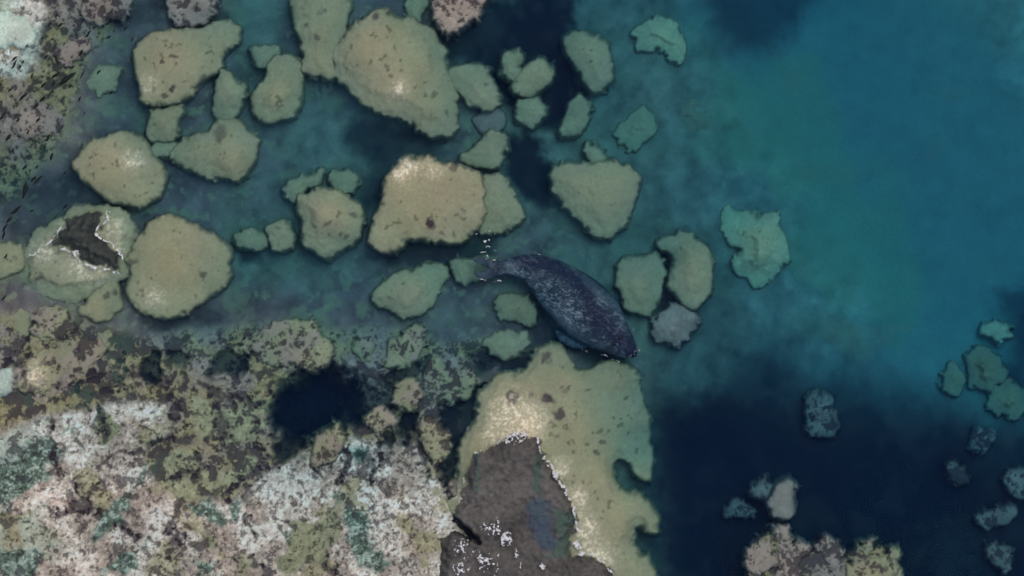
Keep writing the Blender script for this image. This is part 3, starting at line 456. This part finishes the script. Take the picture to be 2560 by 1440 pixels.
SHELF = [(1150,1200),(1155,1110),(1200,1052),(1215,982),(1242,936),(1300,940),(1338,885),(1385,862),(1415,900),(1440,935),(1480,930),(1540,912),(1582,935),(1592,970),(1605,1020),(1615,1080),(1624,1182),(1603,1188),(1578,1142),(1545,1130),(1526,1150),(1524,1185),(1545,1222),(1590,1245),(1640,1292),(1632,1330),(1602,1308),(1580,1322),(1566,1370),(1590,1402),(1622,1405),(1640,1500),(1090,1500),(1095,1350),(1125,1290),(1118,1262)]
DRYP = [(1150,1255),(1165,1190),(1186,1132),(1240,1110),(1275,1085),(1345,1098),(1360,1145),(1400,1200),(1432,1250),(1442,1302),(1420,1350),(1430,1385),(1480,1392),(1530,1420),(1550,1500),(1095,1500),(1100,1370),(1120,1300)]
def outcrop_paint(U, V, Uw, Vw, t, c, dep):
    pool = sst(-8, 14, sdf([(1320,1250),(1370,1245),(1385,1300),(1395,1370),(1350,1370),(1315,1310)], Uw, Vw))
    c = lerp(c, C3(.05,.075,.105), pool*.85)
    for P in ([(1186,1140),(1200,1135),(1202,1230),(1184,1235)], [(1345,1120),(1362,1160),(1350,1290),(1335,1200)], [(1380,1260),(1440,1280),(1425,1390),(1360,1390),(1400,1340)]):
        c = lerp(c, C3(.055,.10,.08), sst(-6, 8, sdf(P, Uw, Vw))*.75)
    cr = 1-sst(3, 10, linedist([(1100,1230),(1130,1290),(1190,1350)], Uw, Vw)); c = lerp(c, A_WEED_SHADE, cr*.9); dep = dep+cr*.15
    gap = sst(-4, 8, sdf([(1105,1295),(1130,1300),(1182,1345),(1170,1352),(1115,1325)], Uw, Vw)); c = lerp(c, A_WEED_SHADE, gap); dep = dep+gap*.5
    return c, dep
rock = B('rocky_outcrop', 'large rocky outcrop with bare dark top above the water and wide tan shelf around', SHELF, [(1400,960,.2),(1300,1000,.12),(1430,1080,.12),(1480,1200,.1),(1560,1000,.9),(1600,1110,1.35),(1530,960,.6),(1590,1000,1.1),(1530,1300,.12),(1600,1280,.4),(1170,1100,.15),(1400,900,.5),(1310,1070,.05)], dry=DRYP, dryh=.10, spots=[(1278,995,17,.95),(1372,1000,20,.95),(1320,990,8,.6),(1400,1038,15,.85),(1415,975,12,.4),(1365,895,14,.7),(1437,1052,5,.5),(1510,1100,9,.6),(1495,1125,8,.6),(1210,1080,4,.5)],
   glare=[(1280,1045,56,1.3),(1230,1085,24,.9),(1330,1060,34,1.1),(1400,1170,22,1.4),(1440,1250,26,1.4),(1460,1320,30,1.4),(1500,1390,34,1.1),(1465,1375,24,.8),(1150,1240,20,1.2)], painter=outcrop_paint, group=None, cat='rock', edge=.14, edgew=22, soft=20, warp=10, drycol=(.10,.092,.084))

# ------------------------------------------------------------------ white foam and spray along the waterlines, plus ripple highlights built as flecks
mf = bpy.data.materials.new('white_foam_glint'); mf.use_nodes = True
b_ = mf.node_tree.nodes['Principled BSDF']; b_.inputs['Roughness'].default_value = .6
nz = mf.node_tree.nodes.new('ShaderNodeTexNoise'); nz.inputs['Scale'].default_value = 40; cr_ = mf.node_tree.nodes.new('ShaderNodeMapRange'); cr_.inputs[3].default_value = .35; cr_.inputs[4].default_value = .85
mf.node_tree.links.new(nz.outputs[0], cr_.inputs[0]); mf.node_tree.links.new(cr_.outputs[0], b_.inputs['Base Color'])
def foam(label, blobs, lines, seed, step=.0052, z=.012, lift=None):
    """ragged flecks of foam or of ripple highlights: blobs = (x, y, radius, density), lines = (points, width, density)"""
    pts = [p for bl in blobs for p in [(bl[0]-bl[2]*1.6, bl[1]-bl[2]*1.6), (bl[0]+bl[2]*1.6, bl[1]+bl[2]*1.6)]]+[q for ln in lines for p in ln[0] for q in [(p[0]-20, p[1]-20), (p[0]+20, p[1]+20)]]
    P = np.array(pts, float); x0, y1 = xy_of(P[:, 0].min(), P[:, 1].min(), 0); x1, y0 = xy_of(P[:, 0].max(), P[:, 1].max(), 0)
    X, Y = np.meshgrid(np.arange(x0, x1, step), np.arange(y0, y1, step)[::-1]); U, V = uv_of(X, Y, 0)
    dn = np.full(U.shape, -1.0)
    for a, b, r, k in blobs: dn = np.maximum(dn, k*np.exp(-((U-a)**2+(V-b)**2)/(r*r))*2-1)
    for ln, wd, k in lines:
        dl = linedist(ln, U+7*fbm(U, V, 18, 3, seed+1), V+7*fbm(U, V, 18, 3, seed+2)); dn = np.maximum(dn, k*np.exp(-(dl/wd)**2)*2-1)
    f = fbm(U, V, 6.5, 3, seed, .8)*.75 + .5*(1-2*np.abs(fbm(U, V, 11, 3, seed+5))) + dn*1.25
    keep = f[:-1, :-1] > .62
    zz = z+.004*fbm(U, V, 5, 2, seed+7)+(lift(U, V) if lift else 0)
    co = np.stack([X, Y, zz], -1).reshape(-1, 3); q = grid_quads(*X.shape, keep)
    if len(q) == 0: return
    co, q, _ = compact(co, q, co)
    n = len(co); low = co.copy(); low[:, 2] -= .009
    o = make_mesh('sea_foam_glint', np.concatenate([co, low]), np.concatenate([q, q[:, ::-1]+n]), None, mf, smooth=False)
    tag(o, label, 'foam'); o['kind'] = 'stuff'
foam('white flecks of foam along the waterline of the boulder with the bare wet top', [(118,622,16,.5),(190,632,14,.6),(272,545,14,.45)], [([(165,545),(135,595),(105,625),(75,640)],4.5,.62),([(150,618),(188,632),(205,662),(250,672),(292,678)],5,.72),([(270,530),(252,560),(238,575),(262,600),(295,620),(302,650)],4.5,.72)], 301)
foam('white foam and spray along the edge of the large rocky outcrop at the bottom', [(1300,1085,30,.75),(1275,1100,22,.7),(1235,1320,28,.78),(1265,1345,30,.72),(1210,1318,20,.6),(1160,1370,36,.72),(1210,1400,34,.68),(1292,1385,12,.75),(1150,1420,40,.66),(1440,1360,20,.8),(1500,1400,26,.55),(1160,1250,16,.6),(1355,1415,10,.75),(1425,1310,12,.5)],
     [([(1186,1130),(1240,1108),(1280,1085),(1340,1092),(1362,1145)],5,.66),([(1362,1145),(1395,1200),(1428,1245),(1442,1300),(1432,1350)],7,.76),([(1440,1385),(1490,1392),(1530,1430)],7,.62),([(1180,1145),(1165,1190),(1150,1250)],4,.5),([(1290,1360),(1300,1420)],4,.6),([(1250,1380),(1240,1440)],5,.55)], 322, z=.02, lift=lambda U, V: .17*sst(-14, 26, sdf(DRYP, U, V)))
foam('white glitter of ripple highlights at the upper left corner of the glistening-topped boulder', [(1022,415,18,.55),(1000,428,12,.55),(990,445,9,.45)], [([(985,445),(1005,415),(1040,408),(1085,430)],3.5,.5)], 345)  # highlights on the ripples, built as white flecks

foam('thin pale ripple lines and flecks of foam around the seal\'s hind flippers', [(1222,615,12,.35)], [([(1165,570),(1190,585),(1215,580)],2.0,.6),([(1170,590),(1200,600)],2.0,.6),([(1215,578),(1236,590)],2.0,.6),([(1208,600),(1236,604)],2.0,.6),([(1210,616),(1236,620)],2.0,.6),([(1205,632),(1234,636)],2.0,.6),([(1210,600),(1222,640)],2.0,.6),([(1176,643),(1230,650),(1262,650)],2.2,.62),([(1186,690),(1225,700),(1262,697)],2.2,.62)], 361, step=.0045, z=.004)  # light lines of the ripples, built as white flecks
foam('thin pale rim of foam along the seal\'s wet flanks and head', [], [([(1330,628),(1385,632),(1440,650),(1490,690),(1530,735),(1562,790),(1590,840),(1596,880)],2.0,.44),([(1395,852),(1440,868),(1490,888),(1550,908)],2.1,.5)], 377, step=.0045, z=.004)  # pale rim line made of thin flecks

# ------------------------------------------------------------------ dark ripple troughs, added as solid slivers on the water, upper left
mw = bpy.data.materials.new('dark_ripple'); mw.use_nodes = True; b_ = mw.node_tree.nodes['Principled BSDF']; b_.inputs['Roughness'].default_value = .5; b_.inputs['Specular IOR Level'].default_value = .15
nz = mw.node_tree.nodes.new('ShaderNodeTexNoise'); nz.inputs['Scale'].default_value = 50; cr_ = mw.node_tree.nodes.new('ShaderNodeValToRGB')
cr_.color_ramp.elements[0].color = (.002, .004, .004, 1); cr_.color_ramp.elements[1].color = (.008, .013, .011, 1)
mw.node_tree.links.new(nz.outputs[0], cr_.inputs[0]); mw.node_tree.links.new(cr_.outputs[0], b_.inputs['Base Color'])
rng = random.Random(5)
def sliver_mesh(k):
    r = random.Random(100+k); n = 11; bm = bmesh.new(); rings = []
    bend = r.uniform(-.35, .35); kink = r.uniform(-.12, .12); fat = r.uniform(.10, .17)
    for i in range(n):
        t = i/(n-1)*2-1; x = t*.5; y = bend*(t*t-.4)*.25+kink*math.sin(t*4)*.4
        wd = fat*max(.06, (1-abs(t)**1.6))*(1+r.uniform(-.2, .2))
        rings.append([bm.verts.new((x, y+wd*math.cos(a), .05*math.sin(a)*(wd/fat))) for a in [j*math.pi/3 for j in range(6)]])
    for a, b in zip(rings[:-1], rings[1:]):
        for j in range(6): bm.faces.new((a[j], b[j], b[(j+1) % 6], a[(j+1) % 6]))
    bm.faces.new(rings[0]); bm.faces.new(rings[-1][::-1]); bmesh.ops.recalc_face_normals(bm, faces=bm.faces)
    me = bpy.data.meshes.new('ripple_sliver'); bm.to_mesh(me); bm.free(); me.materials.append(mw)
    for p in me.polygons: p.use_smooth = True
    return me
SLM = [sliver_mesh(k) for k in range(6)]
SL = [(167,198,48),(139,188,26),(206,187,22),(180,168,15),(220,85,22),(271,93,13),(331,99,10),(328,148,10),(199,248,15),(277,232,11),(211,283,8),(106,247,20),(58,242,26),(91,264,16),(36,147,18),(57,155,11),(35,162,22),(50,168,11),(108,213,16),(133,208,14),(7,290,26),(67,115,10),(202,132,18),(115,143,12),(247,180,13),(314,70,12),(285,77,10),(20,344,20),(119,345,20),(92,417,11),(129,392,18),(84,447,18),(95,450,30),(62,475,42),(40,525,30),(22,550,18),(12,570,22),(9,588,22),(164,516,18),(79,527,11),(32,376,11),(62,418,16),(162,432,11),(112,367,9),(125,60,14),(140,40,12),(105,95,10),(160,110,9),(80,190,12),(95,300,14),(10,745,16),(130,228,10),(15,640,12),(150,62,14),(25,225,12),(70,330,10),(176,215,11),(45,300,13)]
SLO = []
for i, (u, v, ln) in enumerate(SL):
    o = bpy.data.objects.new('ripple_sliver', SLM[i % 6]); COL.objects.link(o)
    x, y = xy_of(u, v, 0); o.location = (x, y, .012); k = ln*S*1.22; o.scale = (k, k*(.75 if ln > 20 else 1.15), k*.6)
    o.rotation_euler = (0, 0, math.radians(rng.gauss(52, 11)))
    size = 'long' if ln >= 24 else 'short' if ln >= 15 else 'tiny'
    where = 'in the top left corner' if v < 120 and u < 190 else 'above the pointed tan boulder' if v < 115 else 'left of the pointed tan boulder' if u > 190 else 'over the dull green flat stone' if u > 125 and v < 240 else 'over the grey rocks by the left edge' if v < 360 else 'left of the sparkling tan boulder' if v < 500 else 'above the bare-topped boulder'
    SLO.append((where, v, u, o))

ORD = 'topmost,second,third,fourth,fifth,sixth,seventh,eighth,ninth,tenth,eleventh,twelfth,thirteenth,fourteenth,fifteenth,sixteenth,seventeenth,eighteenth'.split(',')
for wz in sorted({q[0] for q in SLO}):
    for j, (_, v, u, o) in enumerate(sorted([q for q in SLO if q[0] == wz], key=lambda q: (q[1], q[2]))):
        tag(o, (ORD[j] if j == 0 else ORD[j]+' from top')+' of the dark ripple slivers '+wz, 'seaweed', 'dark ripple slivers on the upper left shallows')  # ripple troughs added as solid slivers, no plants

# ------------------------------------------------------------------ the swimming seal
def seal():
    spine = [(u, v, z+.05, r) for u, v, r, z in [(1250,669,15,.055),(1278,667,22,.06),(1315,668,34,.09),(1352,684,48,.13),(1390,712,62,.18),(1428,745,73,.21),(1467,780,76,.21),(1503,812,67,.18),(1533,840,50,.13),(1556,861,36,.09),(1571,874,26,.07),(1581,883,17,.07),(1588,890,7,.08)]]
    bm = bmesh.new(); NR = 28
    def dense(ctrl, k):                                   # Catmull-Rom through the control points
        c_ = np.array(ctrl, float); c_ = np.vstack([2*c_[0]-c_[1], c_, 2*c_[-1]-c_[-2]]); out = []
        for i in range(1, len(c_)-2):
            p0, p1, p2, p3 = c_[i-1:i+3]
            for j in range(k):
                t = j/k; out.append(.5*((2*p1)+(p2-p0)*t+(2*p0-5*p1+4*p2-p3)*t*t+(3*p1-p0-3*p2+p3)*t**3))
        out.append(c_[-2]); return np.array(out)
    def tube(ctrl, flat, k=5):                            # ctrl: u, v, depth, half width px ; flat: height over width
        C_ = dense(ctrl, k); XY = np.array([xy_of(p[0], p[1], 0) for p in C_]); Z = -C_[:, 2]; R = np.maximum(C_[:, 3]*S, .004)
        T = np.gradient(np.c_[XY, Z], axis=0); rings = []
        for i in range(len(C_)):
            t = Vector(T[i]).normalized(); sx = t.cross(Vector((0, 0, 1))).normalized(); up = sx.cross(t)
            c0 = Vector((XY[i, 0], XY[i, 1], Z[i])); rings.append([bm.verts.new(c0+sx*math.cos(a)*R[i]+up*math.sin(a)*R[i]*flat(i/(len(C_)-1))) for a in [2*math.pi*j/NR for j in range(NR)]])
        for p, q in zip(rings[:-1], rings[1:]):
            for j in range(NR): bm.faces.new((p[j], p[(j+1) % NR], q[(j+1) % NR], q[j]))
        bm.faces.new(rings[0][::-1]); bm.faces.new(rings[-1])
    tube(spine, lambda t: .5+.28*t)
    for ctrl in ([(1262,668,.06,13), (1235,663,.06,13), (1210,655,.055,11), (1192,650,.05,8), (1180,647,.045,3)], [(1262,672,.06,12), (1238,680,.06,12), (1212,688,.055,11), (1195,685,.05,8), (1184,677,.045,3)],
                 [(1238,662,.05,6), (1215,649,.045,5), (1196,642,.04,2)], [(1238,682,.05,6), (1218,695,.05,5), (1205,696,.05,2)]):
        tube(ctrl, lambda t: .35)
    for ctrl in ([(1478,838,.26,22), (1452,850,.28,22), (1424,850,.29,17), (1402,838,.30,11), (1390,826,.30,4)], [(1530,785,.30,20), (1530,760,.34,18), (1516,738,.36,12), (1508,726,.37,4)]):
        tube(ctrl, lambda t: .3)
    bmesh.ops.recalc_face_normals(bm, faces=bm.faces)
    me = bpy.data.meshes.new('s'); bm.to_mesh(me); bm.free(); o = bpy.data.objects.new('s', me); COL.objects.link(o)
    rm = o.modifiers.new('r', 'REMESH'); rm.mode = 'VOXEL'; rm.voxel_size = .009; rm.use_smooth_shade = True
    sm_ = o.modifiers.new('m', 'SMOOTH'); sm_.iterations = 4
    dg = bpy.context.evaluated_depsgraph_get(); dg.update(); m2 = bpy.data.meshes.new_from_object(o.evaluated_get(dg)); bpy.data.objects.remove(o)
    n = len(m2.vertices); co = np.zeros(n*3); m2.vertices.foreach_get('co', co); co = co.reshape(-1, 3)
    U, V = uv_of(co[:, 0], co[:, 1], 0)
    c = np.broadcast_to(C3(.024,.043,.070), (n, 3)).copy()
    ctr = linedist([(s[0], s[1]) for s in spine], U, V)
    pale = sst(22, 60, ctr)*sst(74, 66, ctr); c = lerp(c, C3(.055,.085,.115), pale*.8)
    dk = np.maximum(1-sst(8, 26, linedist([(1300,655),(1350,655),(1400,672),(1440,705),(1470,745)], U, V)+6*fbm(U, V, 18, 3, 401)), 1-sst(10, 34, linedist([(1478,775),(1515,810),(1560,858),(1583,880)], U, V)+6*fbm(U, V, 20, 3, 402)))
    c = lerp(c, C3(.010,.018,.050), dk*.9)
    mott_ = sst(-.1, .5, fbm(U, V, 26, 4, 406, .65))*(1-dk*.8); c = lerp(c, C3(.10,.135,.17), mott_*.6)
    glint = sst(.22, .46, fbm(U*.9+V*.5, (V*.9-U*.5)*2.2, 9, 4, 403, .8)+.35*fbm(U, V, 60, 2, 404))*sst(70, 40, ctr)*(1-dk*.75)*sst(1590, 1540, U)*sst(1240, 1300, U); c = lerp(c, C3(.33,.42,.50), glint*.5)  # glints on the wet back painted into the fur colour
    c = c*(1+.18*fbm(U, V, 8, 3, 405))[:, None]
    a_ = m2.color_attributes.new('Col', 'FLOAT_COLOR', 'POINT'); a_.data.foreach_set('color', np.concatenate([c, np.ones((n, 1))], 1).astype(np.float32).ravel())
    m = mat_rock('wet_seal_fur', .12, .6, 90, .15, .1); m2.materials.clear(); m2.materials.append(m)
    root = bpy.data.objects.new('seal', None); COL.objects.link(root); x, y = xy_of(1450, 765, 0); root.location = (x, y, -.55)
    def child(name, mesh):
        q = bpy.data.objects.new(name, mesh); COL.objects.link(q); q.parent = root; q.location = -root.location; return q
    m2.name = 'body'; child('body', m2)
    def ball(name, u, v, z, r, mat, fl=1.0):
        bm = bmesh.new(); bmesh.ops.create_uvsphere(bm, u_segments=14, v_segments=10, radius=r*S)
        for q in bm.verts: q.co.z *= fl
        me = bpy.data.meshes.new(name); bm.to_mesh(me); bm.free(); me.materials.append(mat)
        for p in me.polygons: p.use_smooth = True
        q = child(name, me); x, y = xy_of(u, v, 0); q.location = Vector((x, y, z))-root.location; return q
    me_ = bpy.data.materials.new('dark_wet_eye'); me_.use_nodes = True; e = me_.node_tree.nodes['Principled BSDF']; e.inputs['Base Color'].default_value = (.004, .004, .006, 1); e.inputs['Roughness'].default_value = .08
    EZ = -.005; ball('eye', 1551, 845, EZ, 4.5, me_); ball('eye', 1536, 859, EZ, 4.5, me_)
    ball('nose', 1586, 887, -.085, 6, me_, .7)
    # whiskers
    mwk = bpy.data.materials.new('pale_whisker'); mwk.use_nodes = True; mwk.node_tree.nodes['Principled BSDF'].inputs['Base Color'].default_value = (.3, .3, .28, 1)
    for sgn in (1, -1):
        bm = bmesh.new()
        for k in range(4):
            ux, vy = (1582+3*sgn, 884-3*sgn); ang = math.radians(-45+sgn*(62+k*14)); L = 15
            p0 = Vector((*xy_of(ux, vy, 0), -.03)); p1 = Vector((*xy_of(ux+L*math.cos(ang), vy-L*math.sin(ang), 0), -.05))
            d = (p1-p0).normalized(); sx = d.cross(Vector((0, 0, 1)))*.0012; sz = Vector((0, 0, .0012))
            r0 = [bm.verts.new(p0+q) for q in (sx, sz, -sx, -sz)]; r1 = [bm.verts.new(p1+q*.4) for q in (sx, sz, -sx, -sz)]
            for j in range(4): bm.faces.new((r0[j], r1[j], r1[(j+1) % 4], r0[(j+1) % 4]))
        me = bpy.data.meshes.new('whiskers'); bm.to_mesh(me); bm.free(); me.materials.append(mwk); child('whiskers', me)
    tag(root, 'dark blue-grey seal swimming at the surface over the rocks, head to the lower right', 'seal')
seal()
